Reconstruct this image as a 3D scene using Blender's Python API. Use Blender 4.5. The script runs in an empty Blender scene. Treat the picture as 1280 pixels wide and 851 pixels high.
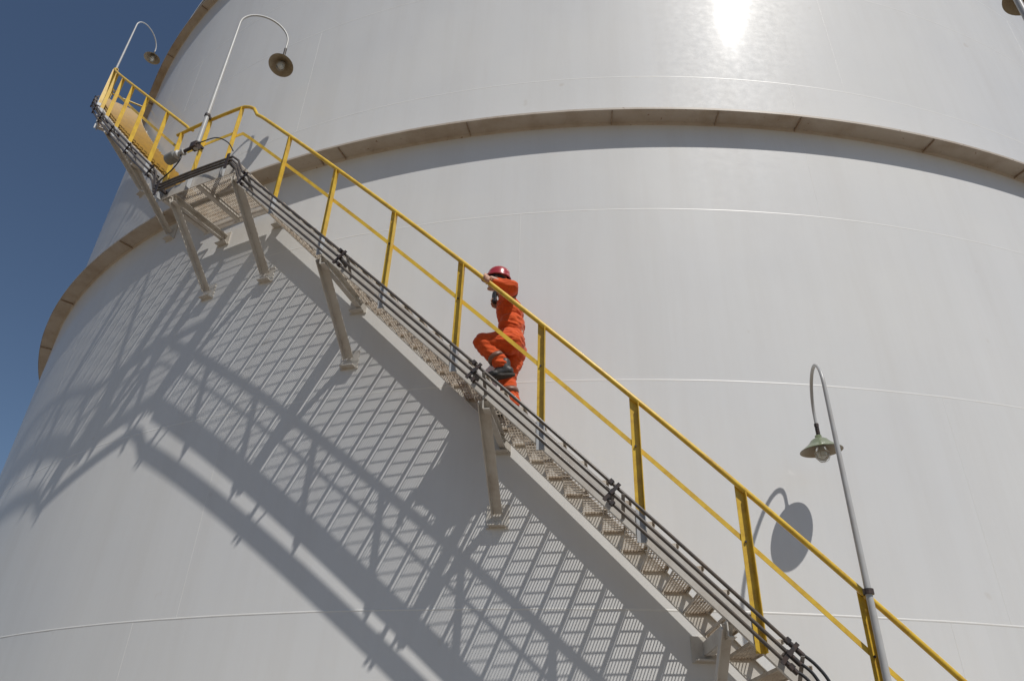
import bpy, bmesh, math, random
from math import sin, cos, tan, pi, sqrt, radians, atan2
from mathutils import Vector, Matrix, Quaternion, noise
random.seed(7)
scene = bpy.context.scene
COL = scene.collection

# ------------------------------------------------------------------ layout
R = 14.2            # tank radius (m)
EYE = 1.6           # camera height above the ground
SLOPE = 14.891      # metres of rise per radian going round the tank
def rail1(p): return 3.495 + EYE - SLOPE * p          # top rail of the lower flight
def rail2(p): return 8.20 + EYE + SLOPE * (-.385 - p)  # top rail of the upper flight
LAND = 7.02 + EYE   # landing floor
LRAIL = 8.13 + EYE  # landing rail
P_L0, P_L1 = -.300, -.394       # landing between these angles
P_T0, P_T1 = -.85, -.915         # top landing
TOPRAIL = rail2(P_T0)
P_BOT = .2755                   # foot of the stair

def pos(r, p, z): return Vector((r * sin(p), -r * cos(p), z))
def er(p): return Vector((sin(p), -cos(p), 0))
def et(p): return Vector((cos(p), sin(p), 0))
UP = Vector((0, 0, 1))

# ------------------------------------------------------------------ mesh helpers
class MB:
    def __init__(s): s.v = []; s.f = []; s.sm = []
    def add(s, vs, fs, smooth=False):
        o = len(s.v); s.v += [tuple(v) for v in vs]
        s.f += [tuple(i + o for i in f) for f in fs]; s.sm += [smooth] * len(fs)
    def box(s, c, ax, ay, az, hx, hy, hz):
        c = Vector(c); vs = []
        for i in (-1, 1):
            for j in (-1, 1):
                for k in (-1, 1):
                    vs.append(c + ax * (i * hx) + ay * (j * hy) + az * (k * hz))
        s.add(vs, [(0, 1, 3, 2), (4, 6, 7, 5), (0, 4, 5, 1), (2, 3, 7, 6), (0, 2, 6, 4), (1, 5, 7, 3)])
    def bar(s, a, b, side, w, t):
        """rectangular bar from a to b; side = direction of its width"""
        a = Vector(a); b = Vector(b); d = (b - a); L = d.length; d.normalize()
        x = (side - d * side.dot(d)).normalized(); y = d.cross(x)
        s.box((a + b) / 2, x, y, d, w / 2, t / 2, L / 2)
    def tube(s, pts, r, n=12, cap=True, smooth=True):
        pts = [Vector(p) for p in pts]; m = len(pts)
        rr = r if isinstance(r, (list, tuple)) else [r] * m
        t0 = (pts[1] - pts[0]).normalized()
        x = t0.orthogonal().normalized(); vs = []; prev = t0
        for i, p in enumerate(pts):
            if i == 0: t = t0
            elif i == m - 1: t = (pts[i] - pts[i - 1]).normalized()
            else: t = ((pts[i + 1] - p).normalized() + (p - pts[i - 1]).normalized()).normalized()
            q = prev.rotation_difference(t); x = q @ x; x = (x - t * x.dot(t)).normalized(); prev = t
            y = t.cross(x)
            for k in range(n):
                a = 2 * pi * k / n
                vs.append(p + (x * cos(a) + y * sin(a)) * rr[i])
        fs = []
        for i in range(m - 1):
            for k in range(n):
                k2 = (k + 1) % n
                fs.append((i * n + k, i * n + k2, (i + 1) * n + k2, (i + 1) * n + k))
        s.add(vs, fs, smooth)
        if cap:
            s.add(vs[:n], [tuple(reversed(range(n)))]); s.add(vs[-n:], [tuple(range(n))])
    def lathe(s, prof, n=32, M=None, smooth=True):
        """prof: (radius, height) list, closed surface when both ends have radius 0"""
        vs = []; fs = []
        for (r, z) in prof:
            for k in range(n):
                a = 2 * pi * k / n; v = Vector((r * cos(a), r * sin(a), z))
                vs.append(M @ v if M else v)
        for i in range(len(prof) - 1):
            for k in range(n):
                k2 = (k + 1) % n
                fs.append((i * n + k, i * n + k2, (i + 1) * n + k2, (i + 1) * n + k))
        s.add(vs, fs, smooth)
    def sweep(s, p0, p1, n, zf, poly, smooth=False):
        """carry the (radius offset, height offset) outline round the tank along z = zf(angle)"""
        m = len(poly); vs = []; fs = []
        for i in range(n + 1):
            p = p0 + (p1 - p0) * i / n
            for (w, dz) in poly: vs.append(pos(R + w, p, zf(p) + dz))
        for i in range(n):
            for k in range(m):
                k2 = (k + 1) % m
                fs.append((i * m + k, i * m + k2, (i + 1) * m + k2, (i + 1) * m + k))
        fs.append(tuple(range(m))); fs.append(tuple(reversed([n * m + k for k in range(m)])))
        s.add(vs, fs, smooth)
    def prism(s, outline, p, zlo, zhi):
        """vertical prism; outline = (tangential, radial offset from R) points about angle p; zlo/zhi = f(angle)"""
        m = len(outline); vs = []
        for f in (zlo, zhi):
            for (t, w) in outline:
                q = p + t / (R + w)
                vs.append(pos(R + w, q, f(q)))
        fs = [tuple(range(m)), tuple(reversed(range(m, 2 * m)))]
        for k in range(m):
            k2 = (k + 1) % m; fs.append((k, k2, m + k2, m + k))
        s.add(vs, fs)
    def mesh(s, name):
        me = bpy.data.meshes.new(name); me.from_pydata(s.v, [], s.f)
        me.polygons.foreach_set('use_smooth', s.sm)
        bm = bmesh.new(); bm.from_mesh(me); bmesh.ops.recalc_face_normals(bm, faces=bm.faces)
        bm.to_mesh(me); bm.free(); me.update(); return me
    def build(s, name, mat, parent=None, bevel=0):
        o = bpy.data.objects.new(name, s.mesh(name)); COL.objects.link(o)
        o.data.materials.append(mat)
        if parent: o.parent = parent
        if bevel:
            b = o.modifiers.new('bevel', 'BEVEL'); b.width = bevel; b.segments = 2; b.limit_method = 'ANGLE'
        return o

def tag(o, label=None, cat=None, group=None, kind=None):
    if label: o['label'] = label
    if cat: o['category'] = cat
    if group: o['group'] = group
    if kind: o['kind'] = kind
    return o
def empty(name, loc=(0, 0, 0)):
    o = bpy.data.objects.new(name, None); COL.objects.link(o); o.location = loc
    o.empty_display_size = .2; return o
def reparent_keep(root, children):
    """children were modelled in world space under a root at the origin: move the root to its base, keep them in place"""
    for c in children:
        c.matrix_parent_inverse = Matrix.Translation(-Vector(root.location))

# ------------------------------------------------------------------ materials
def mat(name, col, rough=.5, metal=0, coat=0, spec=.5):
    m = bpy.data.materials.new(name); m.use_nodes = True
    b = m.node_tree.nodes['Principled BSDF']
    b.inputs['Base Color'].default_value = (*col, 1); b.inputs['Roughness'].default_value = rough
    b.inputs['Metallic'].default_value = metal; b.inputs['Coat Weight'].default_value = coat
    b.inputs['Specular IOR Level'].default_value = spec
    return m
def N(m, t, **kw):
    n = m.node_tree.nodes.new(t)
    for k, v in kw.items(): setattr(n, k, v)
    return n
def L(m, a, b): m.node_tree.links.new(a, b)
def coords(m, scale=(1, 1, 1)):
    g = N(m, 'ShaderNodeNewGeometry'); mp = N(m, 'ShaderNodeMapping'); mp.inputs['Scale'].default_value = scale
    L(m, g.outputs['Position'], mp.inputs['Vector']); return mp.outputs['Vector']
def noise_tex(m, vec, scale, detail=4, rough=.55):
    n = N(m, 'ShaderNodeTexNoise'); n.inputs['Scale'].default_value = scale
    n.inputs['Detail'].default_value = detail; n.inputs['Roughness'].default_value = rough
    L(m, vec, n.inputs['Vector']); return n.outputs['Fac']
def ramp(m, fac, stops):
    r = N(m, 'ShaderNodeValToRGB'); e = r.color_ramp.elements
    while len(e) < len(stops): e.new(.5)
    for i, (p, c) in enumerate(stops): e[i].position = p; e[i].color = (*c, 1) if len(c) == 3 else c
    L(m, fac, r.inputs['Fac']); return r.outputs['Color']
def mixc(m, fac, a, b, mode='MIX'):
    x = N(m, 'ShaderNodeMix', data_type='RGBA', blend_type=mode)
    if isinstance(fac, (int, float)): x.inputs['Factor'].default_value = fac
    else: L(m, fac, x.inputs['Factor'])
    for s, i in ((a, 6), (b, 7)):
        if isinstance(s, tuple): x.inputs[i].default_value = (*s, 1)
        else: L(m, s, x.inputs[i])
    return x.outputs[2]
def math_(m, op, a, b=0):
    x = N(m, 'ShaderNodeMath', operation=op)
    for s, i in ((a, 0), (b, 1)):
        if isinstance(s, (int, float)): x.inputs[i].default_value = s
        else: L(m, s, x.inputs[i])
    return x.outputs[0]
def bump(m, h, strength=.2, dist=.01):
    b = N(m, 'ShaderNodeBump'); b.inputs['Strength'].default_value = strength; b.inputs['Distance'].default_value = dist
    L(m, h, b.inputs['Height']); L(m, b.outputs['Normal'], m.node_tree.nodes['Principled BSDF'].inputs['Normal'])
def bsdf(m): return m.node_tree.nodes['Principled BSDF']

def paint(name, col, dirt, amount=.5, rough=.45, scale=6, spec=.5):
    """painted steel with blotchy weathering"""
    m = mat(name, col, rough, spec=spec); v = coords(m)
    f = noise_tex(m, v, scale, 6, .65)
    c = ramp(m, f, [(.42, (0, 0, 0)), (.78, (1, 1, 1))])
    f2 = noise_tex(m, v, scale * 7, 4, .6)
    k = math_(m, 'MULTIPLY', N_rgb(m, c), math_(m, 'MULTIPLY', f2, 2 * amount))
    L(m, mixc(m, k, col, dirt), bsdf(m).inputs['Base Color'])
    bump(m, noise_tex(m, v, 60, 3), .12, .002)
    return m
def N_rgb(m, c):
    x = N(m, 'ShaderNodeRGBToBW'); L(m, c, x.inputs[0]); return x.outputs[0]

# tank shell paint: gloss white, faint vertical run-off streaks, large soft patches, slightly wavy plates
M_SHELL = mat('tank_white_paint', (.72, .715, .70), .30)
def shell_nodes(m):
    g = N(m, 'ShaderNodeNewGeometry'); sp = N(m, 'ShaderNodeSeparateXYZ'); L(m, g.outputs['Position'], sp.inputs[0])
    ang = math_(m, 'ARCTAN2', sp.outputs['X'], math_(m, 'MULTIPLY', sp.outputs['Y'], -1))
    arc = math_(m, 'MULTIPLY', ang, R)
    cb = N(m, 'ShaderNodeCombineXYZ'); L(m, arc, cb.inputs[0]); L(m, math_(m, 'MULTIPLY', sp.outputs['Z'], .07), cb.inputs[1])
    streak = noise_tex(m, cb.outputs[0], 2.3, 8, .7)
    cb2 = N(m, 'ShaderNodeCombineXYZ'); L(m, arc, cb2.inputs[0]); L(m, sp.outputs['Z'], cb2.inputs[1])
    patch = noise_tex(m, cb2.outputs[0], .35, 4, .5)
    c1 = ramp(m, streak, [(.28, (.70, .688, .665)), (.56, (.735, .73, .715))])
    c2 = ramp(m, patch, [(.3, (.93, .935, .95)), (.7, (1, .995, .985))])
    # plate-to-plate difference: course index and plate index
    course = math_(m, 'FLOOR', math_(m, 'DIVIDE', math_(m, 'SUBTRACT', sp.outputs['Z'], .66), 2.4))
    plate = math_(m, 'FLOOR', math_(m, 'ADD', math_(m, 'DIVIDE', arc, 3.6), math_(m, 'MULTIPLY', course, .37)))
    wn = N(m, 'ShaderNodeTexWhiteNoise', noise_dimensions='2D'); cc = N(m, 'ShaderNodeCombineXYZ')
    L(m, course, cc.inputs[0]); L(m, plate, cc.inputs[1]); L(m, cc.outputs[0], wn.inputs['Vector'])
    pl = ramp(m, wn.outputs['Value'], [(0, (.975, .975, .97)), (1, (1, 1, 1))])
    c = mixc(m, 1.0, mixc(m, 1.0, c1, c2, 'MULTIPLY'), pl, 'MULTIPLY')
    # sparse small scuffs and rust specks
    sc = noise_tex(m, cb2.outputs[0], 3.1, 2, .5)
    sm_ = ramp(m, sc, [(.73, (0, 0, 0)), (.80, (1, 1, 1))])
    c = mixc(m, math_(m, 'MULTIPLY', N_rgb(m, sm_), .35), c, (.50, .44, .36))
    L(m, c, bsdf(m).inputs['Base Color'])
    fine = noise_tex(m, cb2.outputs[0], 9, 5, .6)
    rgh = N(m, 'ShaderNodeMapRange'); L(m, fine, rgh.inputs[0])
    rgh.inputs[1].default_value = .3; rgh.inputs[2].default_value = .7; rgh.inputs[3].default_value = .42; rgh.inputs[4].default_value = .52
    L(m, rgh.outputs[0], bsdf(m).inputs['Roughness'])
    h = math_(m, 'ADD', math_(m, 'MULTIPLY', noise_tex(m, cb2.outputs[0], 1.3, 3, .5), 1.0), math_(m, 'MULTIPLY', streak, .10))
    h = math_(m, 'ADD', h, math_(m, 'MULTIPLY', noise_tex(m, cb2.outputs[0], 14, 3, .5), .012))
    bump(m, h, .22, .012); bsdf(m).inputs['Specular IOR Level'].default_value = .12; bsdf(m).inputs['Coat Weight'].default_value = .30; bsdf(m).inputs['Coat Roughness'].default_value = .09; L(m, bsdf(m).inputs['Normal'].links[0].from_socket, bsdf(m).inputs['Coat Normal'])
shell_nodes(M_SHELL)
M_WELD = paint('weld_paint', (.76, .75, .72), (.5, .42, .3), .2, .4)
M_GIRD = mat('girder_paint', (.52, .47, .41), .5)
def gird_nodes(m):
    v = coords(m); f = noise_tex(m, v, 2.2, 6, .65); f2 = noise_tex(m, v, 14, 4, .6)
    c = mixc(m, N_rgb(m, ramp(m, f, [(.45, (0, 0, 0)), (.75, (1, 1, 1))])), (.50, .44, .37), (.36, .28, .20))
    c = mixc(m, N_rgb(m, ramp(m, f2, [(.66, (0, 0, 0)), (.74, (1, 1, 1))])), c, (.22, .12, .06))
    L(m, c, bsdf(m).inputs['Base Color'])
gird_nodes(M_GIRD)
M_RUST = paint('rusty_gusset', (.38, .29, .21), (.17, .09, .05), .9, .7, 12)
M_STEEL = paint('cream_stair_paint', (.60, .57, .52), (.38, .31, .24), .55, .42, 5)
M_GRATE = paint('tread_grating_paint', (.56, .50, .42), (.30, .21, .13), .9, .5, 8)
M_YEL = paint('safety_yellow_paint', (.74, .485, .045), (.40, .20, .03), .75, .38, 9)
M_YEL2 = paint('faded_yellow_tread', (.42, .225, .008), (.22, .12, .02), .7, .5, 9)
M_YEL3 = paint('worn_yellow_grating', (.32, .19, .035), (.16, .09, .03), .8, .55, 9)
M_GALV = paint('galvanised_base', (.50, .52, .54), (.36, .33, .30), .5, .4, 9)
M_COND = paint('dark_conduit', (.085, .072, .062), (.22, .16, .11), .6, .35, 14)
M_COND2 = paint('grey_conduit', (.30, .28, .26), (.12, .09, .07), .7, .35, 10)
M_CLAMP = paint('black_clamp', (.035, .03, .03), (.14, .07, .04), .6, .5, 20)
M_CABLE = mat('black_cable', (.02, .02, .022), .45)
M_POLE = paint('pole_light_grey', (.46, .46, .45), (.36, .30, .24), .4, .38, 7)
M_POLE2 = paint('gooseneck_brown_grey', (.42, .37, .33), (.22, .12, .08), .8, .45, 12)
M_ENAM = paint('green_enamel', (.14, .175, .10), (.24, .19, .11), .4, .22, 10)
M_ENAMIN = paint('shade_inside', (.30, .25, .17), (.20, .13, .07), .8, .45, 16)
M_CAGE = paint('cage_wire', (.42, .38, .30), (.2, .14, .08), .6, .4, 20)
M_BOX = paint('junction_grey', (.27, .27, .25), (.16, .13, .1), .6, .5, 14)
M_GLASS = mat('lamp_glass', (.95, .96, .94), .04); bsdf(M_GLASS).inputs['Transmission Weight'].default_value = .9
M_BULB = mat('bulb_white', (.82, .82, .78), .3)
M_SKIN = mat('skin', (.50, .27, .18), .5); bsdf(M_SKIN).inputs['Subsurface Weight'].default_value = .05
M_HELM = mat('red_helmet', (.36, .030, .036), .3, coat=.5)
M_DARK = mat('goggle_rubber', (.02, .02, .028), .35)
M_LENS = mat('goggle_lens', (.06, .05, .09), .08, coat=1)
M_BOOT = paint('boot_leather', (.035, .035, .036), (.11, .10, .085), .7, .5, 30)
M_SOLE = mat('boot_sole', (.04, .035, .03), .8)
M_RETRO = mat('retroreflective_band', (.20, .10, .07), .45)
M_RADIO = mat('radio_plastic', (.02, .02, .022), .4)
M_HAIR = mat('hair', (.015, .012, .01), .6)
M_CLOTH = mat('orange_cotton', (.80, .105, .018), .85, spec=.2)
def cloth_nodes(m):
    v = coords(m); f = noise_tex(m, v, 14, 5, .6)
    L(m, mixc(m, f, (.80, .125, .020), (.44, .048, .013)), bsdf(m).inputs['Base Color'])
    h = math_(m, 'ADD', noise_tex(m, v, 9, 3, .5), math_(m, 'MULTIPLY', noise_tex(m, v, 90, 2), .12))
    bump(m, h, .55, .02)
    bsdf(m).inputs['Sheen Weight'].default_value = .15
cloth_nodes(M_CLOTH)
M_GROUND = mat('sandy_concrete_yard', (.36, .29, .21), .9)
def ground_nodes(m):
    v = coords(m); f = noise_tex(m, v, .4, 8, .65); f2 = noise_tex(m, v, 30, 4, .6)
    c = mixc(m, f, (.25, .20, .145), (.18, .14, .10))
    L(m, mixc(m, math_(m, 'MULTIPLY', f2, .3), c, (.2, .17, .13)), bsdf(m).inputs['Base Color'])
    bump(m, f2, .4, .01)
ground_nodes(M_GROUND)

# ------------------------------------------------------------------ ground
g = MB(); S = 900; n = 24
vs = [(-S + 2 * S * i / n, -S + 2 * S * j / n, 0) for j in range(n + 1) for i in range(n + 1)]
g.add(vs, [(j * (n + 1) + i, j * (n + 1) + i + 1, (j + 1) * (n + 1) + i + 1, (j + 1) * (n + 1) + i) for j in range(n) for i in range(n)])
tag(g.build('ground', M_GROUND), kind='structure')
b = MB(); b.lathe([(R + .9, .004), (R + .9, .12), (R + .82, .14), (R - .5, .14)], 240, smooth=False)
tag(b.build('tank_foundation', paint('ring_wall_concrete', (.42, .40, .37), (.28, .24, .2), .6, .85, 3)), kind='structure')

# ------------------------------------------------------------------ the tank
tank = empty('storage_tank')
tag(tank, 'huge white cylindrical storage tank with two projecting rings round its shell', 'storage tank')
TOP = 17.6
sh = MB(); NS = 1080
vs = []; zs = [.14] + [.66 + 2.4 * i for i in range(0, 7)] + [TOP]
for z in zs:
    for k in range(NS): vs.append(pos(R, 2 * pi * k / NS, z))
sh.add(vs, [(i * NS + k, i * NS + (k + 1) % NS, (i + 1) * NS + (k + 1) % NS, (i + 1) * NS + k) for i in range(len(zs) - 1) for k in range(NS)], True)
sh.build('shell', M_SHELL, tank)
rf = MB(); rf.lathe([(R + .06, TOP - .06), (R + .06, TOP), (R - .2, TOP + .05), (9, TOP + 1.0), (4, TOP + 1.6), (.01, TOP + 1.75)], 200)
rf.build('roof', M_SHELL, tank)
SEAMS = [z + EYE for z in (-.95, 1.46, 3.81, 6.20, 8.64, 11.07, 12.58)]
for i, z in enumerate(SEAMS):
    w = MB()
    NB = 1080; hb = .0019 if i == 1 else .0008; prof = [(-.004, -.016), (hb * .7, -.008), (hb, 0), (hb * .7, .008), (-.004, .016)]
    vs = [pos(R + a + .0008 * noise.noise((k * .35, i * 7.1, 0)), 2 * pi * k / NB, z + b_ + .003 * noise.noise((k * .13, i * 3.7, 5))) for k in range(NB) for (a, b_) in prof]
    m = len(prof)
    w.add(vs, [(k * m + j, k * m + j + 1, ((k + 1) % NB) * m + j + 1, ((k + 1) % NB) * m + j) for k in range(NB) for j in range(m - 1)], True)
    w.build('weld_seam', M_WELD, tank)
# vertical plate joints: (angle, course)
VS = {0: .02, 1: .230, 2: -.307, 3: -.0535, 4: .209, 5: -.312, 6: -.565}
for c in range(-1, 6):
    zlo = SEAMS[c] if c >= 0 else .14; zhi = SEAMS[c + 1]
    base = VS.get(c + 1, .1)
    for k in range(-3, 4):
        p = base + k * .58
        if abs(p) > 1.6: continue
        pts = [pos(R - .002, p, zlo + (zhi - zlo) * i / 12) for i in range(13)]
        w = MB(); w.tube(pts, .0035, 6); w.build('vertical_weld', M_WELD, tank)
def girder(z, width, th, gus):
    g = MB(); NG = 720
    prof = [(-.01, 0), (width, 0), (width, .028), (width - .012, .028), (width - .012, th), (-.01, th)]
    m = len(prof)
    vs = [pos(R + a, 2 * pi * k / NG, z + b_) for k in range(NG) for (a, b_) in prof]
    g.add(vs, [(k * m + j, k * m + (j + 1) % m, ((k + 1) % NG) * m + (j + 1) % m, ((k + 1) % NG) * m + j) for k in range(NG) for j in range(m)])
    o = g.build('wind_girder', M_GIRD, tank)
    lip = MB()
    vs = [pos(R + a, 2 * pi * k / NG, z + b_) for k in range(NG) for (a, b_) in ((width + .002, -.004), (width + .008, -.004), (width + .008, .030), (width + .002, .030))]
    lip.add(vs, [(k * 4 + j, k * 4 + (j + 1) % 4, ((k + 1) % NG) * 4 + (j + 1) % 4, ((k + 1) % NG) * 4 + j) for k in range(NG) for j in range(4)])
    lip.build('edge_lip', M_GIRD, o)
    for p in gus:
        q = MB()
        q.box(pos(R + width / 2, p, z - .012), er(p), et(p), UP, width / 2 - .004, .006, .014)
        q.build('gusset', M_RUST, o)
    # fillet weld under the girder
    f = MB(); vs = [pos(R + a, 2 * pi * k / NG, z + b_) for k in range(NG) for (a, b_) in ((-.003, -.03), (.006, -.028), (.014, -.012), (.03, -.002), (.03, .003))]
    f.add(vs, [(k * 5 + j, k * 5 + j + 1, ((k + 1) % NG) * 5 + j + 1, ((k + 1) % NG) * 5 + j) for k in range(NG) for j in range(4)], True)
    f.build('fillet_weld', M_GIRD, o)
girder(7.70 + EYE, .245, .012, [-1.03, -.90, -.745, -.5614, -.40, -.2626, -.2369, -.105, .030, .1264, .2026, .3353, .4458, .55, .65])
girder(15.06 + EYE, .165, .012, [-1.15 + .13 * k for k in range(18)])

# ------------------------------------------------------------------ the staircase
stair = empty('spiral_staircase', pos(R + .55, P_BOT, 0))
tag(stair, 'steel spiral staircase with yellow railing climbing round the white tank', 'staircase')
parts = []
def P(mb, name, m, bevel=0, parent=None):
    o = mb.build(name, m, parent or stair, bevel)
    if parent is None: parts.append(o)
    return o
def chan(dz_t, dz_b, w, t, fl):   # channel outline; fl = flange reach (signed)
    a, c = (w, w + t); f = w + fl if fl < 0 else w + t + fl
    if fl < 0: return [(c, dz_b), (c, dz_t), (f, dz_t), (f, dz_t - .008), (a, dz_t - .008), (a, dz_b + .008), (f, dz_b + .008), (f, dz_b)]
    return [(a, dz_b), (a, dz_t), (f, dz_t), (f, dz_t - .008), (c, dz_t - .008), (c, dz_b + .008), (f, dz_b + .008), (f, dz_b)]
WO = .962; WI = .122
for (f, a, b_, n) in ((rail1, P_BOT, P_L0 + .004, 60), (rail2, P_L1 - .004, P_T0, 48)):
    s = MB(); s.sweep(a, b_, n, f, chan(-1.07, -1.275, WO, .012, -.035)); P(s, 'outer_stringer', M_STEEL)
    s = MB(); s.sweep(a, b_, n, f, chan(-1.02, -1.27, WI, .010, .03)); P(s, 'inner_stringer', M_STEEL)
# treads
DEP = .225; PITCH = .0120; RISE = PITCH * SLOPE
def tread_meshes():
    g = MB(); w0, w1 = .136, WO - .012; L_ = w1 - w0; x = Vector((1, 0, 0)); y = Vector((0, 1, 0))
    nb = 13
    for i in range(nb):      # cross rods, front to back
        w = w0 + .014 + (L_ - .028) * i / (nb - 1)
        g.box((w, 0, -.0062), x, y, UP, .0035, DEP / 2 - .004, .0042)
    for k in range(1, 8): g.box(((w0 + w1) / 2, -DEP / 2 + DEP * k / 8, -.0115), x, y, UP, L_ / 2, .0014, .0095)
    g.box(((w0 + w1) / 2, -DEP / 2, -.0125), x, y, UP, L_ / 2, .0025, .0125)
    for w in (w0, w1): g.box((w, 0, -.018), x, y, UP, .003, DEP / 2 - .02, .018)
    n = MB(); n.box(((w0 + w1) / 2, DEP / 2 - .012, .0005), x, y, UP, L_ / 2, .016, .0025)
    n.box(((w0 + w1) / 2, DEP / 2 + .003, -.0135), x, y, UP, L_ / 2, .003, .0135)
    return g.mesh('tread'), n.mesh('nosing')
def frame_at(p, z):
    a = er(p); t = et(p)
    return Matrix(((a.x, t.x, 0, R * a.x), (a.y, t.y, 0, R * a.y), (0, 0, 1, z), (0, 0, 0, 1)))
def place_treads(p0, p1, f, mg, mn):
    tm, nm = tread_meshes(); tm.materials.append(mg); nm.materials.append(mn)
    p = p0; k = 0
    while p > p1:
        o = bpy.data.objects.new('tread', tm); COL.objects.link(o); o.parent = stair
        o.matrix_parent_inverse = Matrix.Translation(-stair.location)
        o.matrix_basis = frame_at(p, f(p) - 1.115)
        q = bpy.data.objects.new('nosing', nm); COL.objects.link(q); q.parent = o
        p -= PITCH; k += 1
    return k
kt = place_treads(.268, P_L0 + .002, rail1, M_GRATE, M_GRATE)
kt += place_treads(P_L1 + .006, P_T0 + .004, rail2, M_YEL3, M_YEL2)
# landings: grating panel, frame, beams
def landing(pa, pb, z, mg):
    g = MB(); pm = (pa + pb) / 2; nb = 14
    for i in range(nb):
        w = .20 + (.945 - .20) * i / (nb - 1)
        g.sweep(pa, pb, 10, lambda p: z, [(w - .003, -.009), (w + .003, -.009), (w + .0025, 0), (w - .0025, 0)])
    k = int(abs(pb - pa) * R / .03)
    for i in range(k + 1):
        p = pa + (pb - pa) * i / k
        g.box(pos(R + .57, p, z - .0135), er(p), et(p), UP, .385, .0015, .0115)
    L0 = g.build('landing', mg, stair); parts.append(L0)
    fl = lambda p: z
    s = MB(); s.sweep(pa, pb, 12, fl, [(WO, -.17), (WO + .012, -.17), (WO + .012, .01), (WO, .01)]); s.build('edge_beam', M_STEEL, L0)
    s = MB(); s.sweep(pa, pb, 12, fl, [(.155, -.17), (.167, -.17), (.167, -.002), (.155, -.002)]); s.build('edge_beam', M_STEEL, L0)
    for p in (pa - .004, pm, pb + .004):
        s = MB(); s.box(pos(R + .565, p, z - .105), er(p), et(p), UP, .385, .006, .07)
        s.box(pos(R + .565, p + .0022, z - .172), er(p), et(p), UP, .385, .032, .004)
        s.build('cross_beam', M_STEEL, L0)
    s = MB(); s.sweep(pa - .002, pb + .002, 10, fl, [(.60, -.09), (.606, -.09), (.606, -.04), (.65, -.04), (.65, -.034), (.60, -.034)]); s.build('cross_beam', M_STEEL, L0)
landing(P_L0, P_L1, LAND, M_GRATE)
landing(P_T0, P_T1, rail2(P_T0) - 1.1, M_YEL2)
# brackets from the shell: horizontal arm, raking brace, pads
def bracket(p, ztop, drop=.80, wide=.10, w_end=.97):
    a = er(p); t = et(p)
    r = MB()
    r.box(pos(R + w_end / 2 + .008, p, ztop - .055), a, t, UP, w_end / 2 - .012, .005, .055)      # arm web
    r.box(pos(R + w_end / 2 + .008, p + .0022, ztop - .004), a, t, UP, w_end / 2 - .012, .030, .004)
    r.box(pos(R + w_end / 2 + .008, p + .0022, ztop - .114), a, t, UP, w_end / 2 - .012, .030, .004)
    o = P(r, 'support_bracket', M_STEEL)
    # raking brace: angle section
    A = pos(R + w_end - .03, p, ztop - .02); B = pos(R + .03, p, ztop - drop)
    q = MB(); d = (B - A).normalized(); nrm = d.cross(t).normalized()
    q.bar(A + nrm * .0, B, t, wide, .008)
    sd = -nrm if nrm.z > 0 else nrm
    q.bar(A - t * (wide / 2 - .004) + sd * .036, B - t * (wide / 2 - .004) + sd * .036, sd, .064, .008)
    q.build('brace', M_STEEL, o)
    for zz, hh in ((ztop - .06, .11), (ztop - drop - .02, .12)):
        q = MB(); q.box(pos(R + .008, p, zz), a, t, UP, .008, .11, hh)
        q.box(pos(R + .045, p, zz - hh + .02), a, t, UP, .045, .085, .006)
        q.build('wall_pad', M_STEEL, o)
for p in (.199, .0683, -.0627, -.1937): bracket(p, rail1(p) - 1.285)
for p, w in ((-.3015, .11), (-.3745, .085)): bracket(p, LAND - .18, .98, w)
for p in (-.4745, -.600, -.730): bracket(p, rail2(p) - 1.285, .80, .075)
bracket(-.862, rail2(P_T0) - 1.28, .35, .06)
# posts
LEG = .076; PT = .007
def post(p, f, base=True, m=M_YEL, turn=1):
    o_ = [(-LEG / 2, .978), (LEG / 2 - PT, .978), (LEG / 2 - PT, .978), (LEG / 2, .978), (LEG / 2, .978 + LEG * .82), (LEG / 2 - PT, .978 + LEG * .82), (LEG / 2 - PT, .978 + PT), (-LEG / 2, .978 + PT)]
    o_ = [o_[0], o_[3], o_[4], o_[5], o_[6], o_[7]]
    q = MB(); q.prism(o_, p, lambda a: f(a) - 1.045, lambda a: f(a) - .022)
    o = P(q, 'post', m)
    q = MB(); q.prism(o_, p, lambda a: f(p) - 1.30, lambda a: f(a) - 1.0455)
    q.build('post_foot', M_GALV if base else m, o)
    q = MB()
    for (dz, w) in ((-.46, .984),):      # bolt head holding the middle rail
        c = pos(R + w + PT, p - .008 / R, f(p) + dz); q.tube([c, c + er(p) * .01], .010, 6)
    q.build('bolt', M_CLAMP, o)
for p in (.250, .194): post(p, rail1, False)
post(.139, rail1, False); post(.083, rail1, False)
for p in (.0280, -.027, -.083, -.138, -.195, -.249): post(p, rail1)
for p in (-.3165, -.3557, -.3930): post(p, lambda a: LRAIL, m=M_YEL)
for p in (-.434, -.4935, -.553, -.6125, -.672, -.7315, -.791): post(p, rail2)
post(-.85, lambda a: TOPRAIL); post(-.911, lambda a: TOPRAIL)
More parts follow.
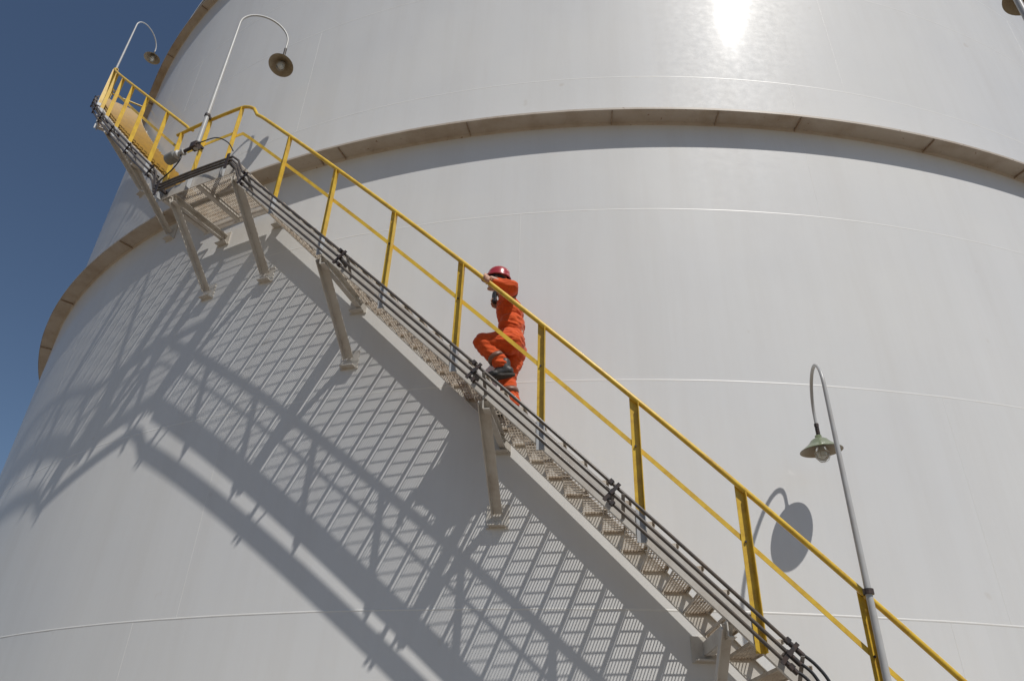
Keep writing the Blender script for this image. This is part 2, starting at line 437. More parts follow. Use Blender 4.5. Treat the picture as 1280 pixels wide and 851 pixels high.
# rails
def pts_rail(p0, p1, n, f, w=1.0, dz=0): return [pos(R + w, p0 + (p1 - p0) * i / n, f(p0 + (p1 - p0) * i / n) + dz) for i in range(n + 1)]
WR = 1.008
def railz(p):      # lower rail easing into the level landing rail
    return min(rail1(p), LRAIL)
path = pts_rail(.27, -.286, 60, rail1, WR) + [pos(R + WR, -.293, rail1(-.293) - .015), pos(R + WR, -.299, LRAIL - .13), pos(R + WR, -.305, LRAIL - .06), pos(R + WR, -.3115, LRAIL - .012), pos(R + WR, -.317, LRAIL)] + pts_rail(-.325, -.398, 8, lambda p: LRAIL, WR)
r = MB(); r.tube(path, .024, 14); P(r, 'handrail', M_YEL)
path = [pos(R + WR - .03, -.379, LRAIL), pos(R + WR - .01, -.384, rail2(-.384) - .01)] + pts_rail(-.388, -.846, 50, rail2, WR) + [pos(R + WR, -.853, TOPRAIL + .04)] + pts_rail(-.86, -.910, 8, lambda p: TOPRAIL + .05, WR) + [pos(R + WR - .03, -.9145, TOPRAIL + .05), pos(R + .75, -.916, TOPRAIL + .05), pos(R + .2, -.916, TOPRAIL + .05)]
r = MB(); r.tube(path, .024, 14); P(r, 'handrail', M_YEL)
fb = [(.970, -.485), (.976, -.485), (.976, -.430), (.970, -.430)]
m1 = MB(); m1.sweep(.27, -.3165, 60, lambda p: rail1(p) if p > -.306 else rail1(-.306), fb); P(m1, 'middle_rail', M_YEL)
m1 = MB(); m1.sweep(-.3165, -.396, 10, lambda p: LRAIL, fb); P(m1, 'middle_rail', M_YEL)
m1 = MB(); m1.sweep(-.391, -.85, 50, rail2, fb); P(m1, 'middle_rail', M_YEL)
m1 = MB(); m1.sweep(-.85, -.913, 10, lambda p: TOPRAIL, fb); P(m1, 'middle_rail', M_YEL)
reparent_keep(stair, parts)
print('treads', kt)

# ------------------------------------------------------------------ conduits clipped along the outer stringer
cond = empty('conduit_run', pos(R + 1.12, .10, rail1(.10) - 1.16))
tag(cond, 'three dark parallel conduits clipped along the outer stringer of the staircase', 'conduit')
cp = []
def C_(mb, name, m, parent=None):
    o = mb.build(name, m, parent or cond)
    if parent is None: cp.append(o)
    return o
WC = 1.105
for j, dz in enumerate((-1.065, -1.155, -1.245)):
    lz = LAND + (-.03, -.085, -.14)[j]
    pe = (.0985, .0965, .0945)[j]
    path = pts_rail(pe, -.283, 60, rail1, WC, dz)
    path += [pos(R + WC, -.291, (rail1(-.283) + dz + lz) / 2 + .06), pos(R + WC, -.299, lz)]
    path += pts_rail(-.31, -.382, 6, lambda p: lz, WC)
    path += [pos(R + WC, -.391, lz + .02), pos(R + WC, -.399, rail2(-.399) + dz - .02)]
    path += pts_rail(-.405, -.846, 50, rail2, WC, dz)
    C_((lambda t: (t.tube(path, .0155, 10), t)[1])(MB()), 'conduit', M_COND)
    # flexible tails hanging off the lower ends
    A = pos(R + WC, pe, rail1(pe) + dz); q = MB()
    f = [A, pos(R + WC + .01, pe + .007, A.z - .09), pos(R + WC + .03, pe + .012, A.z - .22 - .05 * j), pos(R + WC + .05, pe + .0135, A.z - .42 - .05 * j), pos(R + WC + .06, pe + .012, A.z - .75), pos(R + WC, pe + .006, .02)]
    fine = []
    for i in range(len(f) - 1):
        a = f[max(i - 1, 0)]; b_ = f[i]; c = f[i + 1]; d = f[min(i + 2, len(f) - 1)]
        for s in range(8):
            u = s / 8; fine.append(.5 * ((2 * b_) + (c - a) * u + (2 * a - 5 * b_ + 4 * c - d) * u * u + (3 * b_ - a - 3 * c + d) * u ** 3))
    fine.append(f[-1]); q.tube(fine, .0125, 8); C_(q, 'flexible_cable', M_CABLE)
    q = MB(); a = pos(R + WC, pe + .002, rail1(pe + .002) + dz); b_ = pos(R + WC, pe - .004, rail1(pe - .004) + dz); q.tube([a, b_], .021, 10); C_(q, 'coupling', M_CLAMP)
def cond_bracket(p, f):
    z = f(p); a = er(p); t = et(p)
    sl = (t * (-1) + UP * (SLOPE / (R + WC))).normalized()   # along the run
    nr = a.cross(sl).normalized()
    if nr.z < 0: nr = -nr
    q = MB(); c = pos(R + 1.035, p, z - 1.155)
    q.box(c, a, sl, nr, .060, .020, .020)
    q.box(pos(R + WC + .024, p, z - 1.155), a, sl, nr, .006, .016, .098)
    o = C_(q, 'clamp_bracket', M_CLAMP)
    for dz in (-1.065, -1.155, -1.245):
        q = MB(); cc = pos(R + WC, p, z + dz); q.tube([cc - sl * .018, cc + sl * .018], .024, 10)
        q.box(cc + a * .026 + nr * 0, a, sl, nr, .012, .018, .018)
        q.build('clip', M_CLAMP, o)
    q = MB(); q.bar(pos(R + .975, p + .006, z - 1.33), pos(R + WC + .02, p + .006, z - 1.17), t, .03, .006); q.build('strut', M_COND2, o)
for p in (.0937, .0125, -.0672, -.1708, -.2790): cond_bracket(p, rail1)
for p in (-.408, -.470, -.535, -.60, -.665, -.73, -.80): cond_bracket(p, rail2)
for p in (-.303, -.385):
    q = MB(); q.box(pos(R + 1.035, p, LAND - .085), er(p), et(p), UP, .06, .02, .02)
    q.box(pos(R + WC + .024, p, LAND - .105), er(p), et(p), UP, .006, .022, .13); C_(q, 'clamp_bracket', M_CLAMP)
reparent_keep(cond, cp)

# ------------------------------------------------------------------ gooseneck lamps
def catmull(f, n=10):
    out = []
    for i in range(len(f) - 1):
        a = f[max(i - 1, 0)]; b_ = f[i]; c = f[i + 1]; d = f[min(i + 2, len(f) - 1)]
        for s in range(n):
            u = s / n; out.append(.5 * ((2 * b_) + (c - a) * u + (2 * a - 5 * b_ + 4 * c - d) * u * u + (3 * b_ - a - 3 * c + d) * u ** 3))
    out.append(f[-1]); return out
def lamp(base, zpeak, shade, label, cat='lamp', r0=.033, r1=.015, scale=1.0, tilt=(0, 0), clampz=None, clampdir=None, group='gooseneck lamps on the stair railing'):
    """base: foot of the pole; shade: centre of the shade's rim; the tube rises, arches over and drops to the shade"""
    root = empty('gooseneck_lamp', base); tag(root, label, cat, group)
    ch = []
    b_ = Vector(base); s = Vector(shade); h = Vector((s.x - b_.x, s.y - b_.y, 0)); D = h.length; h.normalize()
    rad = D / 2; ze = zpeak - rad * 1.0
    pts = [b_ + UP * (k * (ze - .1 - b_.z) / 12) for k in range(13)]; rr = [r0 + (r1 * 1.25 - r0) * (k / 12) ** 1.4 for k in range(13)]
    arc = []
    for k in range(0, 25):
        a = pi * k / 24
        arc.append(Vector((b_.x, b_.y, ze)) + h * (rad - rad * cos(a)) + UP * (rad * sin(a)))
    pts += arc; rr += [r1 * 1.2 - (r1 * .2) * k / 24 for k in range(25)]
    end = arc[-1]; top = s.z + .16 * scale
    mid = Vector((s.x, s.y, top + (end.z - top) * .62))
    pts += [mid]; rr += [r1]
    q = MB(); q.tube(pts, rr, 14); o = q.build('pole', M_POLE, root); ch.append(o)
    q = MB(); q.tube([mid + UP * .004, mid - UP * .02], r1 * 1.45, 10); zz = mid.z - .02
    while zz > top - .0:
        q.lathe([(.001, zz), (r1 * 1.35, zz - .002), (r1 * 1.35, zz - .014), (r1 * .8, zz - .017), (.001, zz - .0175)], 10, Matrix.Translation((s.x, s.y, 0)), False); zz -= .02
    q.tube([mid, Vector((s.x, s.y, top - .01))], r1 * .8, 8)
    ch.append(q.build('flexible_link', M_CLAMP, root))
    M_ = Matrix.Translation(s) @ Matrix.Rotation(tilt[0], 4, 'X') @ Matrix.Rotation(tilt[1], 4, 'Y') @ Matrix.Scale(scale, 4)
    q = MB()
    prof = [(.001, .165), (.032, .163), (.036, .130), (.062, .124), (.085, .108), (.110, .076), (.150, .044), (.190, .014), (.208, .002), (.211, -.004)]
    q.lathe(prof, 40, M_); so = q.build('shade', M_ENAM, root); ch.append(so)
    q = MB(); inn = [(.2105, -.0045), (.204, -.001), (.186, .010), (.146, .040), (.106, .072), (.08, .102), (.055, .118), (.001, .120)]
    q.lathe(inn, 40, M_); q.build('shade_lining', M_ENAMIN, so)
    q = MB(); q.lathe([(.001, .09), (.048, .088), (.052, .045), (.044, .03), (.001, .03)], 24, M_); q.build('socket', M_BOX, so)
    q = MB(); q.lathe([(.034, .05), (.052, .02), (.064, -.02), (.064, -.055), (.05, -.088), (.026, -.104), (.001, -.108)], 24, M_)
    q.build('globe', M_GLASS, so)
    q = MB(); q.lathe([(.018, .04), (.022, .01), (.032, -.02), (.03, -.05), (.015, -.066), (.001, -.07)], 16, M_); q.build('bulb', M_BULB, so)
    q = MB()
    for k in range(6):
        a = 2 * pi * k / 6
        q.tube([M_ @ Vector((x * cos(a), x * sin(a), z)) for (x, z) in ((.060, .03), (.071, -.02), (.070, -.06), (.054, -.098), (.028, -.116), (.001, -.119))], .0022, 6)
    for (x, z) in ((.073, -.02), (.068, -.07)):
        q.tube([M_ @ Vector((x * cos(2 * pi * k / 20), x * sin(2 * pi * k / 20), z)) for k in range(21)], .0026, 6)
    q.build('wire_cage', M_CAGE, so)
    for zc in (clampz or []):
        q = MB(); rr_ = r0 * 1.05 + .006
        q.lathe([(.001, zc - .02), (rr_, zc - .02), (rr_, zc + .02), (.001, zc + .02)], 14, Matrix.Translation((b_.x, b_.y, 0)), False)
        cdir = (clampdir or -Vector((b_.x, b_.y, 0)).normalized())
        q.box(Vector((b_.x, b_.y, zc)) + cdir * .05, cdir, cdir.cross(UP), UP, .05, .016, .018)
        ch.append(q.build('clamp', M_CLAMP, root))
    reparent_keep(root, ch)
    return root
lamp(pos(R + 1.075, .1395, .75), 3.56 + EYE, pos(R + .42, .1515, 2.87 + EYE), 'green enamel gooseneck lamp clamped to the lower railing above its own round shadow', clampz=[rail1(.1395) - .0, rail1(.1395) - .95], tilt=(radians(4), radians(-3)), scale=.93)
lamp(pos(R + 1.09, -.3525, LAND + .45), 10.60 + EYE, pos(R + .50, -.322, 9.68 + EYE), 'pale gooseneck lamp rising from the landing rail with its shade against the tank', clampz=[LRAIL, LAND + .55], tilt=(radians(-14), 0), scale=.92)
lamp(pos(R + 1.08, -.885, TOPRAIL - 1.0), 17.80 + EYE, pos(R + .50, -.923, 17.07 + EYE), 'small far gooseneck lamp at the top of the stairs against the blue sky', clampz=[TOPRAIL, TOPRAIL - .6])
lamp(Vector((2.70, -18.16, 0)), 6.60, Vector((2.915, -18.04, 6.10)), 'dark lamp on a tall pole cut off by the upper right corner of the photo', r0=.026, r1=.015, scale=.8, group=None)

# control box on the landing corner, with its lead
jb = empty('junction_box', pos(R + 1.12, -.372, LAND + .45))
tag(jb, 'grey cylindrical junction box with a hanging cable beside the lamp pole on the landing', 'junction box')
ch = []
q = MB(); c = pos(R + 1.13, -.3735, LAND + .42); t = -et(-.3735)
def along(c, ax, prof, mb, n=20):
    z = ax.normalized(); x = z.orthogonal().normalized(); y = z.cross(x)
    M_ = Matrix(((x.x, y.x, z.x, c.x), (x.y, y.y, z.y, c.y), (x.z, y.z, z.z, c.z), (0, 0, 0, 1)))
    mb.lathe(prof, n, M_, False)
ax = (t + UP * -.12).normalized()
along(c, ax, [(.001, .0), (.075, .0), (.08, .012), (.08, .15), (.074, .16), (.001, .162)], q)
ch.append(q.build('housing', M_BOX, jb))
q = MB(); along(c - ax * .155, ax, [(.001, 0), (.05, 0), (.05, .03), (.036, .035), (.036, .09), (.062, .10), (.062, .154), (.001, .154)], q); ch.append(q.build('gland', M_POLE, jb))
q = MB(); e = pos(R + 1.10, -.3535, LAND + .50); q.tube([c - ax * .15, e], .024, 10); q.box(e, er(-.3535), et(-.3535), UP, .05, .05, .045); ch.append(q.build('arm', M_CLAMP, jb))
q = MB(); q.tube(catmull([c - ax * .1 - UP * .03, c - ax * .12 - UP * .15, c - ax * .02 - UP * .28, c + ax * .12 - UP * .36, c + ax * .22 - UP * .40]), .009, 8)
q.tube(catmull([e + er(-.35) * .04, pos(R + 1.13, -.345, LAND + .49), pos(R + 1.14, -.325, LAND + .44), pos(R + 1.14, -.308, LAND + .25), pos(R + 1.13, -.299, LAND + .05)]), .008, 8)
ch.append(q.build('cable', M_CABLE, jb))
reparent_keep(jb, ch)

# ------------------------------------------------------------------ the climbing worker
PP = -.055                      # angle round the tank where the worker stands
PO = pos(R + .5, PP, EYE)       # local origin: X forward (up the stair), Y outward, Z up from eye level
FX = -et(PP); FY = er(PP)
def W(x, y, z): return PO + FX * x + FY * y + UP * z
def capsule(mb, a, b_, ra, rb, n=20, sx=1.0):
    a = Vector(a); b_ = Vector(b_); d = b_ - a; Ln = d.length
    if Ln < 1e-6: d = UP.copy()
    d.normalize(); x = (FX - d * FX.dot(d))
    if x.length < .1: x = (UP - d * UP.dot(d))
    x.normalize(); y = d.cross(x); rings = []
    for k in range(5): th = -pi / 2 + (pi / 2) * k / 5; rings.append((a + d * (ra * sin(th)), max(ra * cos(th), .0005)))
    for k in range(6): rings.append((a + d * (Ln * k / 5), ra + (rb - ra) * k / 5))
    for k in range(1, 6): th = (pi / 2) * k / 5; rings.append((b_ + d * (rb * sin(th)), max(rb * cos(th), .0005)))
    vs = [c + (x * cos(2 * pi * j / n) * sx + y * sin(2 * pi * j / n)) * r for (c, r) in rings for j in range(n)]
    fs = [(i * n + j, i * n + (j + 1) % n, (i + 1) * n + (j + 1) % n, (i + 1) * n + j) for i in range(len(rings) - 1) for j in range(n)]
    fs.append(tuple(reversed(range(n)))); fs.append(tuple((len(rings) - 1) * n + j for j in range(n)))
    mb.add(vs, fs, True)
def ell(mb, c, axes, rad, n=24):
    X, Y, Z = axes; vs = []; m = 14
    for i in range(m + 1):
        th = -pi / 2 + pi * i / m
        for j in range(n):
            a = 2 * pi * j / n
            vs.append(Vector(c) + X * (rad[0] * max(cos(th), .002) * cos(a)) + Y * (rad[1] * max(cos(th), .002) * sin(a)) + Z * (rad[2] * sin(th)))
    fs = [(i * n + j, i * n + (j + 1) % n, (i + 1) * n + (j + 1) % n, (i + 1) * n + j) for i in range(m) for j in range(n)]
    fs.append(tuple(reversed(range(n)))); fs.append(tuple(m * n + j for j in range(n)))
    mb.add(vs, fs, True)
def fuse(mb, name, m, parent, vox=.008, smooth=4, wrinkle=0, wscale=10):
    o = mb.build(name, m)
    md = o.modifiers.new('r', 'REMESH'); md.mode = 'VOXEL'; md.voxel_size = vox; md.use_smooth_shade = True
    sm = o.modifiers.new('s', 'SMOOTH'); sm.factor = .5; sm.iterations = smooth
    dg = bpy.context.evaluated_depsgraph_get(); me = bpy.data.meshes.new_from_object(o.evaluated_get(dg))
    o.modifiers.clear(); old = o.data; o.data = me; me.name = name; bpy.data.meshes.remove(old)
    if not me.materials: me.materials.append(m)
    if wrinkle:
        nr = [v.normal.copy() for v in me.vertices]
        for v, q in zip(me.vertices, nr):
            c = v.co; s = wscale
            d = noise.noise((c.x * s, c.y * s, c.z * s * 1.9)) + .5 * noise.noise((c.x * s * 2.1 + 9, c.y * s * 2.1, c.z * s * 4.2))
            ridge = 1 - abs(noise.noise((c.x * s * .8 + 3, c.y * s * .8, c.z * s * 2.2 + c.x * 6))) * 2
            v.co = c + q * wrinkle * (d * .7 + ridge * .5)
    for p_ in me.polygons: p_.use_smooth = True
    me.update()
    if parent: o.parent = parent
    return o
worker = empty('person', W(-.06, -.1, 3.13)); wc = []
tag(worker, 'person in orange coveralls and red helmet climbing the stairs with one hand on the rail', 'person')
# joints
hip = W(-.08, 0, 3.98); hipL = W(-.07, .10, 3.95); hipR = W(-.07, -.10, 3.95)
waist = W(-.06, 0, 4.16); chest = W(-.03, 0, 4.36); neck = W(.05, 0, 4.60)
shL = W(-.03, .19, 4.49); shR = W(-.01, -.19, 4.50)
headc = W(.135, .01, 4.80)
hand = W(.135, .485, 4.515); elbL = W(-.10, .405, 4.43)
elbR = W(.03, -.25, 4.25); wrR = W(.10, -.03, 4.47)
kneeL = W(.235, .13, 3.955); ankL = W(-.02, .13, 3.635)
kneeR = W(.0, -.09, 3.62); ankR = W(-.075, -.09, 3.315)
# head axes: looking up the stairs, tipped slightly down
hz = (UP - FX * .12).normalized(); hx = (FX + UP * .12 - FY * .05); hx = (hx - hz * hx.dot(hz)).normalized(); hy = hz.cross(hx)
def Hd(x, y, z): return headc + hx * x + hy * y + hz * z
bd = MB()
ell(bd, Hd(-.01, 0, .03), (hx, hy, hz), (.098, .076, .10)); ell(bd, Hd(.025, 0, -.035), (hx, hy, hz), (.066, .060, .085))
capsule(bd, Hd(.055, 0, -.095), Hd(.075, 0, -.095), .026, .02)                      # chin
capsule(bd, Hd(.092, 0, .025), Hd(.112, 0, -.022), .009, .015)                      # nose
capsule(bd, Hd(.082, -.018, -.055), Hd(.082, .018, -.055), .010, .010)              # lips
capsule(bd, Hd(.080, -.035, .036), Hd(.080, .035, .036), .012, .012)                # brow
for s in (-1, 1):
    ell(bd, Hd(-.01, s * .078, 0), (hx, hy, hz), (.020, .012, .032), 12)            # ears
    ell(bd, Hd(.078, s * .031, .014), (hx, hy, hz), (.012, .014, .011), 12)         # eyes
capsule(bd, Hd(-.02, 0, -.06), W(.03, 0, 4.56), .055, .062)
capsule(bd, W(.02, 0, 4.54), W(-.03, 0, 4.36), .09, .12); capsule(bd, chest, hip, .11, .11)
capsule(bd, W(0, .05, 4.50), shL, .06, .05); capsule(bd, W(0, -.05, 4.50), shR, .06, .05)
for a, b_, c in ((shL, elbL, hand), (shR, elbR, wrR)):
    capsule(bd, a, b_, .045, .036); wr = b_ + (c - b_) * .86; capsule(bd, b_, wr, .036, .027)
for a, b_, c in ((hipL, kneeL, ankL), (hipR, kneeR, ankR)):
    capsule(bd, a, b_, .075, .05); capsule(bd, b_, c, .048, .035)
# hands: palm, four fingers, thumb. left closes over the handrail
def handmesh(mb, wrist, palm_dir, across, nrm, curl, sc=1.0):
    pc = wrist + palm_dir * .045 * sc
    for k in range(4):
        o = across * ((k - 1.5) * .019 * sc)
        capsule(mb, wrist + palm_dir * .005 + o * .6, wrist + palm_dir * .085 * sc + o, .014 * sc, .0115 * sc, 12)
        Ls = (.040, .046, .043, .034)[k] * sc; a = wrist + palm_dir * .085 * sc + o; d = palm_dir.copy()
        for j in range(3):
            d = (d * cos(curl[j]) + nrm * sin(curl[j])).normalized() if j == 0 else (Quaternion(across, -ang) @ d)
            if j == 0: ang = 0; d = (palm_dir * cos(curl[0]) + nrm * sin(curl[0]))
            else: d = (palm_dir * cos(sum(curl[:j + 1])) + nrm * sin(sum(curl[:j + 1])))
            b_ = a + d * Ls * (1, .62, .5)[j]; capsule(mb, a, b_, (.0095, .0088, .008)[j] * sc, (.0088, .008, .0072)[j] * sc, 10); a = b_
            ang = 0
    a = wrist + palm_dir * .025 - across * .022 * sc
    b_ = a - across * .028 * sc + palm_dir * .03 * sc + nrm * .018; c = b_ + palm_dir * .022 * sc + nrm * .032
    capsule(mb, a, b_, .014 * sc, .011 * sc, 12); capsule(mb, b_, c, .010 * sc, .008 * sc, 12)
wL = elbL + (hand - elbL) * .86
rp = -.0635
railpt = pos(R + WR, rp, rail1(rp)); rdir = (pos(R + WR, rp - .01, rail1(rp - .01)) - pos(R + WR, rp + .01, rail1(rp + .01))).normalized()
# palm rests on top of the rail, fingers wrap outward and down
pd = ((railpt + UP * .036 + er(rp) * .01) - wL).normalized()
wL2 = railpt + UP * .046 - er(rp) * .062 - rdir * .0
capsule(bd, elbL + (wL2 - elbL) * .5, wL2, .030, .026)
out = er(rp); handmesh(bd, wL2, (out * .98 + UP * .0).normalized(), rdir * -1, -UP, (.75, .85, .6), 1.15)
hR = (FX * .55 + UP * .84).normalized()
wR2 = wrR
handmesh(bd, wR2, hR, FY.cross(hR).normalized() * -1.0, FY, (.7, .9, .8))
body = fuse(bd, 'body', M_SKIN, worker, .0048, 2); wc.append(body)
# coverall
cv = MB()
def cap2(pts):
    for (a, ra), (b_, rb) in zip(pts, pts[1:]): capsule(cv, a, b_, ra, rb)
ell(cv, W(-.045, 0, 4.02), (FX, FY, UP), (.145, .185, .15)); ell(cv, W(-.045, 0, 4.20), (FX, FY, UP), (.135, .175, .17))
ell(cv, W(-.02, 0, 4.38), (FX, FY, UP), (.14, .195, .17)); ell(cv, W(.0, 0, 4.47), (FX, FY, UP), (.11, .20, .10))
ell(cv, W(-.095, 0, 3.97), (FX, FY, UP), (.10, .155, .12))
cap2([(W(.01, 0, 4.50), .085), (W(.035, 0, 4.575), .072)])
cap2([(W(-.01, .12, 4.48), .085), (shL, .082), (shL.lerp(elbL, .5), .074), (elbL, .066), (elbL.lerp(wL2, .5), .057), (elbL.lerp(wL2, .70), .050)])
cap2([(W(0, -.12, 4.48), .085), (shR, .082), (shR.lerp(elbR, .5), .072), (elbR, .064), (elbR.lerp(wrR, .85), .046)])
cap2([(hipL, .125), (hipL.lerp(kneeL, .5), .108), (kneeL, .086), (kneeL.lerp(ankL, .45), .084), (kneeL.lerp(ankL, .86), .068)])
cap2([(hipR, .125), (hipR.lerp(kneeR, .5), .102), (kneeR, .082), (kneeR.lerp(ankR, .45), .080), (kneeR.lerp(ankR, .88), .074)])
cov = fuse(cv, 'coverall', M_CLOTH, worker, .0085, 3, wrinkle=.017, wscale=10); wc.append(cov)
def band(a, b_, u, r, h, m=M_RETRO):
    """cloth band round a limb"""
    a = Vector(a); b_ = Vector(b_); d = (b_ - a).normalized(); c = a.lerp(b_, u); q = MB()
    x = (FX - d * FX.dot(d)); x = x.normalized() if x.length > .1 else UP.copy(); x = (x - d * x.dot(d)).normalized(); y = d.cross(x); n = 36; vs = []
    for (rr, t) in ((r - .02, -h), (r, -h), (r + .003, 0), (r, h), (r - .02, h)):
        for j in range(n):
            an = 2 * pi * j / n; wv = 1 + .03 * sin(3 * an + 1) + .015 * sin(7 * an)
            vs.append(c + d * (t + .006 * sin(2 * an)) + (x * cos(an) + y * sin(an)) * rr * wv)
    q.add(vs, [(i * n + j, i * n + (j + 1) % n, (i + 1) * n + (j + 1) % n, (i + 1) * n + j) for i in range(4) for j in range(n)], True)
    return q.build('reflective_band', m, cov)
band(shL, elbL, .45, .086, .024); band(shR, elbR, .5, .084, .024)
band(kneeL, ankL, .62, .087, .024); band(kneeR, ankR, .45, .092, .024)
q = MB(); n = 40; vs = []      # collar
for (k, h, e) in ((.072, -.02, 0), (.076, .02, .004), (.070, .035, .008), (.064, .02, 0)):
    for j in range(n): a = 2 * pi * j / n; vs.append(W(.036 + .012 * (h / .035), 0, 4.60 + h) + FX * k * cos(a) + FY * k * sin(a))
q.add(vs, [(i * n + j, i * n + (j + 1) % n, (i + 1) * n + (j + 1) % n, (i + 1) * n + j) for i in range(3) for j in range(n)], True); q.build('collar', M_CLOTH, cov)
# helmet
q = MB(); Mh = Matrix(((hx.x, hy.x, hz.x, 0), (hx.y, hy.y, hz.y, 0), (hx.z, hy.z, hz.z, 0), (0, 0, 0, 1))); Mh = Matrix.Translation(Hd(-.008, 0, .045)) @ Mh
n = 48; vs = []
prof = [(1.02, -.012), (1.06, 0), (1.03, .018), (1.0, .045), (.93, .078), (.78, .108), (.55, .128), (.28, .138), (.02, .141)]
for (k, z) in prof:
    for j in range(n):
        a = 2 * pi * j / n; rx = .126; ry = .106
        brim = (.050 * max(0, cos(a)) ** 3 if z < .01 else 0) + (.014 if z < .01 else 0)
        ridge = .006 * math.exp(-(sin(a) * 3.2) ** 2) if z > .02 else 0
        vs.append(Mh @ Vector(((rx * k + brim) * cos(a), (ry * k + brim * .4) * sin(a), z + ridge - (.012 * max(0, cos(a)) if z < .01 else 0))))
q.add(vs, [(i * n + j, i * n + (j + 1) % n, (i + 1) * n + (j + 1) % n, (i + 1) * n + j) for i in range(len(prof) - 1) for j in range(n)], True)
hl = q.build('helmet', M_HELM, worker); sd = hl.modifiers.new('solid', 'SOLIDIFY'); sd.thickness = .004; wc.append(hl)
q = MB(); vs = []              # goggles: dark frame round the front of the head, with strap to the back
for (rx, ry, z) in ((.096, .080, -.030), (.116, .094, -.026), (.119, .096, .0), (.116, .094, .026), (.096, .080, .030)):
    for j in range(n):
        a = 2 * pi * j / n; fr = max(0, cos(a)); zz = z * (.35 + .65 * fr ** .4 if fr > 0 else .35)
        vs.append(Hd((rx - .014 * (1 - fr)) * cos(a) - .006, (ry) * sin(a), .022 + zz))
q.add(vs, [(i * n + j, i * n + (j + 1) % n, (i + 1) * n + (j + 1) % n, (i + 1) * n + j) for i in range(4) for j in range(n)], True)
gg = q.build('goggles', M_DARK, worker); wc.append(gg)
q = MB(); vs = []; m = 24
for (k, z) in ((1.0, -.017), (1.015, -.008), (1.02, 0), (1.015, .008), (1.0, .017)):
    for j in range(m + 1): a = radians(-62 + 124 * j / m); vs.append(Hd(.1145 * k * cos(a) - .004, .0975 * k * sin(a), .022 + z))
q.add(vs, [(i * (m + 1) + j, i * (m + 1) + j + 1, (i + 1) * (m + 1) + j + 1, (i + 1) * (m + 1) + j) for i in range(4) for j in range(m)], True)
q.build('lens', M_LENS, gg)
q = MB(); ell(q, Hd(-.035, 0, .0), (hx, hy, hz), (.075, .080, .075)); wc.append(q.build('hair', M_HAIR, worker))
# boots
def boot(ank, toe, up, name='boot'):
    q = MB(); toe = toe.normalized(); up = (up - toe * up.dot(toe)).normalized(); sd = up.cross(toe)
    capsule(q, ank + up * .06, ank - up * .01, .058, .052); capsule(q, ank - up * .035 - toe * .03, ank - up * .045 + toe * .06, .048, .045)
    ell(q, ank - up * .052 + toe * .12, (toe, sd, up), (.085, .048, .042)); ell(q, ank - up * .02 + toe * .05, (toe, sd, up), (.07, .045, .05))
    o = fuse(q, name, M_BOOT, worker, .006, 3); wc.append(o)
    s = MB(); n = 28; out = []
    for j in range(n):
        a = 2 * pi * j / n; x = .145 * cos(a); wd = .050 if x > 0 else .042
        out.append((.055 + x, wd * sin(a) * (1 - .12 * cos(a) ** 2) * (1 + .1 * (x > 0))))
    vs = []
    for h in (-.074, -.098):
        for (x, y) in out: vs.append(ank + toe * x + sd * y + up * (h))
    s.add(vs, [(j, (j + 1) % n, n + (j + 1) % n, n + j) for j in range(n)] + [tuple(range(n)), tuple(reversed(range(n, 2 * n)))])
    s.build('sole', M_SOLE, o)
boot(ankL + FX * 0 - UP * 0, FX * .97 - UP * .14 + FY * .05, UP + FX * .15)
boot(ankR, FX, UP)
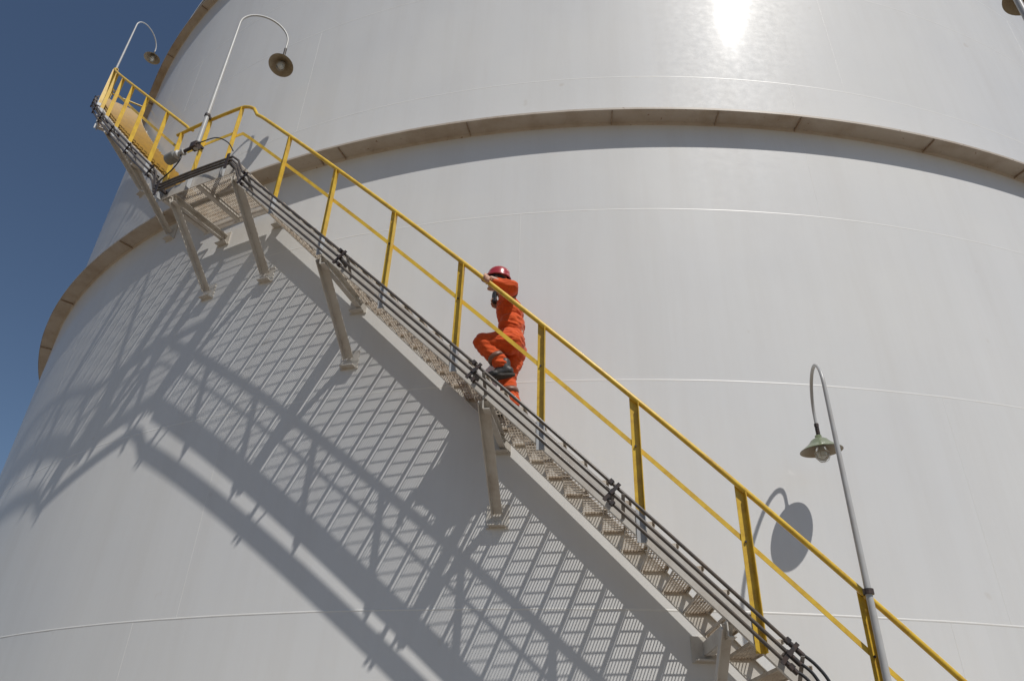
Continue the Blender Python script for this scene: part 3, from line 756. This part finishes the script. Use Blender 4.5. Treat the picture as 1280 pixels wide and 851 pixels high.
# radio held at the chest
q = MB(); rc = W(.150, .012, 4.585); q.box(rc, FX, FY, UP, .020, .032, .062); q.box(rc + FX * .022 + UP * .01, FX, FY, UP, .004, .024, .03)
q.tube([rc + UP * .06 - FY * .02, rc + UP * .15 - FY * .02 + FX * .012], .006, 8); q.tube([rc + UP * .06 + FY * .012, rc + UP * .078 + FY * .012], .008, 8)
rd = q.build('handheld_radio', M_RADIO, None, .004); tag(rd, 'small black two-way radio held at the chest of the climbing person', 'radio')
rd.data.transform(Matrix.Translation(-rc)); rd.location = rc
reparent_keep(worker, wc)

# ------------------------------------------------------------------ light, sky, camera
world = bpy.data.worlds.new('World'); scene.world = world; world.use_nodes = True
nt = world.node_tree; bg = nt.nodes['Background']; sky = nt.nodes.new('ShaderNodeTexSky'); sky.sky_type = 'NISHITA'; sky.sun_disc = False
SD = Vector((.354, -.447, .821)).normalized()
el = math.asin(SD.z); az = atan2(SD.x, SD.y)
sky.sun_elevation = el; sky.sun_rotation = az; sky.altitude = 0; sky.air_density = 1.0; sky.dust_density = .4; sky.ozone_density = 2.4
nt.links.new(sky.outputs[0], bg.inputs[0]); bg.inputs[1].default_value = .061
sun = bpy.data.lights.new('sun', 'SUN'); sun.energy = 3.2; sun.angle = radians(.55); sun.color = (1, .965, .91)
so = bpy.data.objects.new('sun', sun); COL.objects.link(so); so.rotation_euler = SD.to_track_quat('Z', 'Y').to_euler(); so.location = SD * 60

f_px, pitch, roll, azv, Dist = 927.35, .5495, .0356, .1145, 1.4951 * 14.2
F = Vector((-sin(azv) * cos(pitch), cos(azv) * cos(pitch), sin(pitch)))
Rr = Vector((cos(azv), sin(azv), 0)); U = Rr.cross(F)
c, s = cos(roll), sin(roll); R2 = c * Rr + s * U; U2 = -s * Rr + c * U
cam = bpy.data.cameras.new('camera'); co = bpy.data.objects.new('camera', cam); COL.objects.link(co)
cam.sensor_width = 36; cam.lens = f_px / 1280 * 36; cam.clip_start = .05; cam.clip_end = 4000
B = -F
co.matrix_world = Matrix(((R2.x, U2.x, B.x, 0), (R2.y, U2.y, B.y, -Dist), (R2.z, U2.z, B.z, EYE), (0, 0, 0, 1)))
scene.camera = co
scene.view_settings.view_transform = 'Standard'; scene.view_settings.look = 'None'; scene.view_settings.gamma = 1; scene.view_settings.use_curve_mapping = False
scene.view_settings.exposure = .10
scene.render.resolution_x = 1024; scene.render.resolution_y = 680
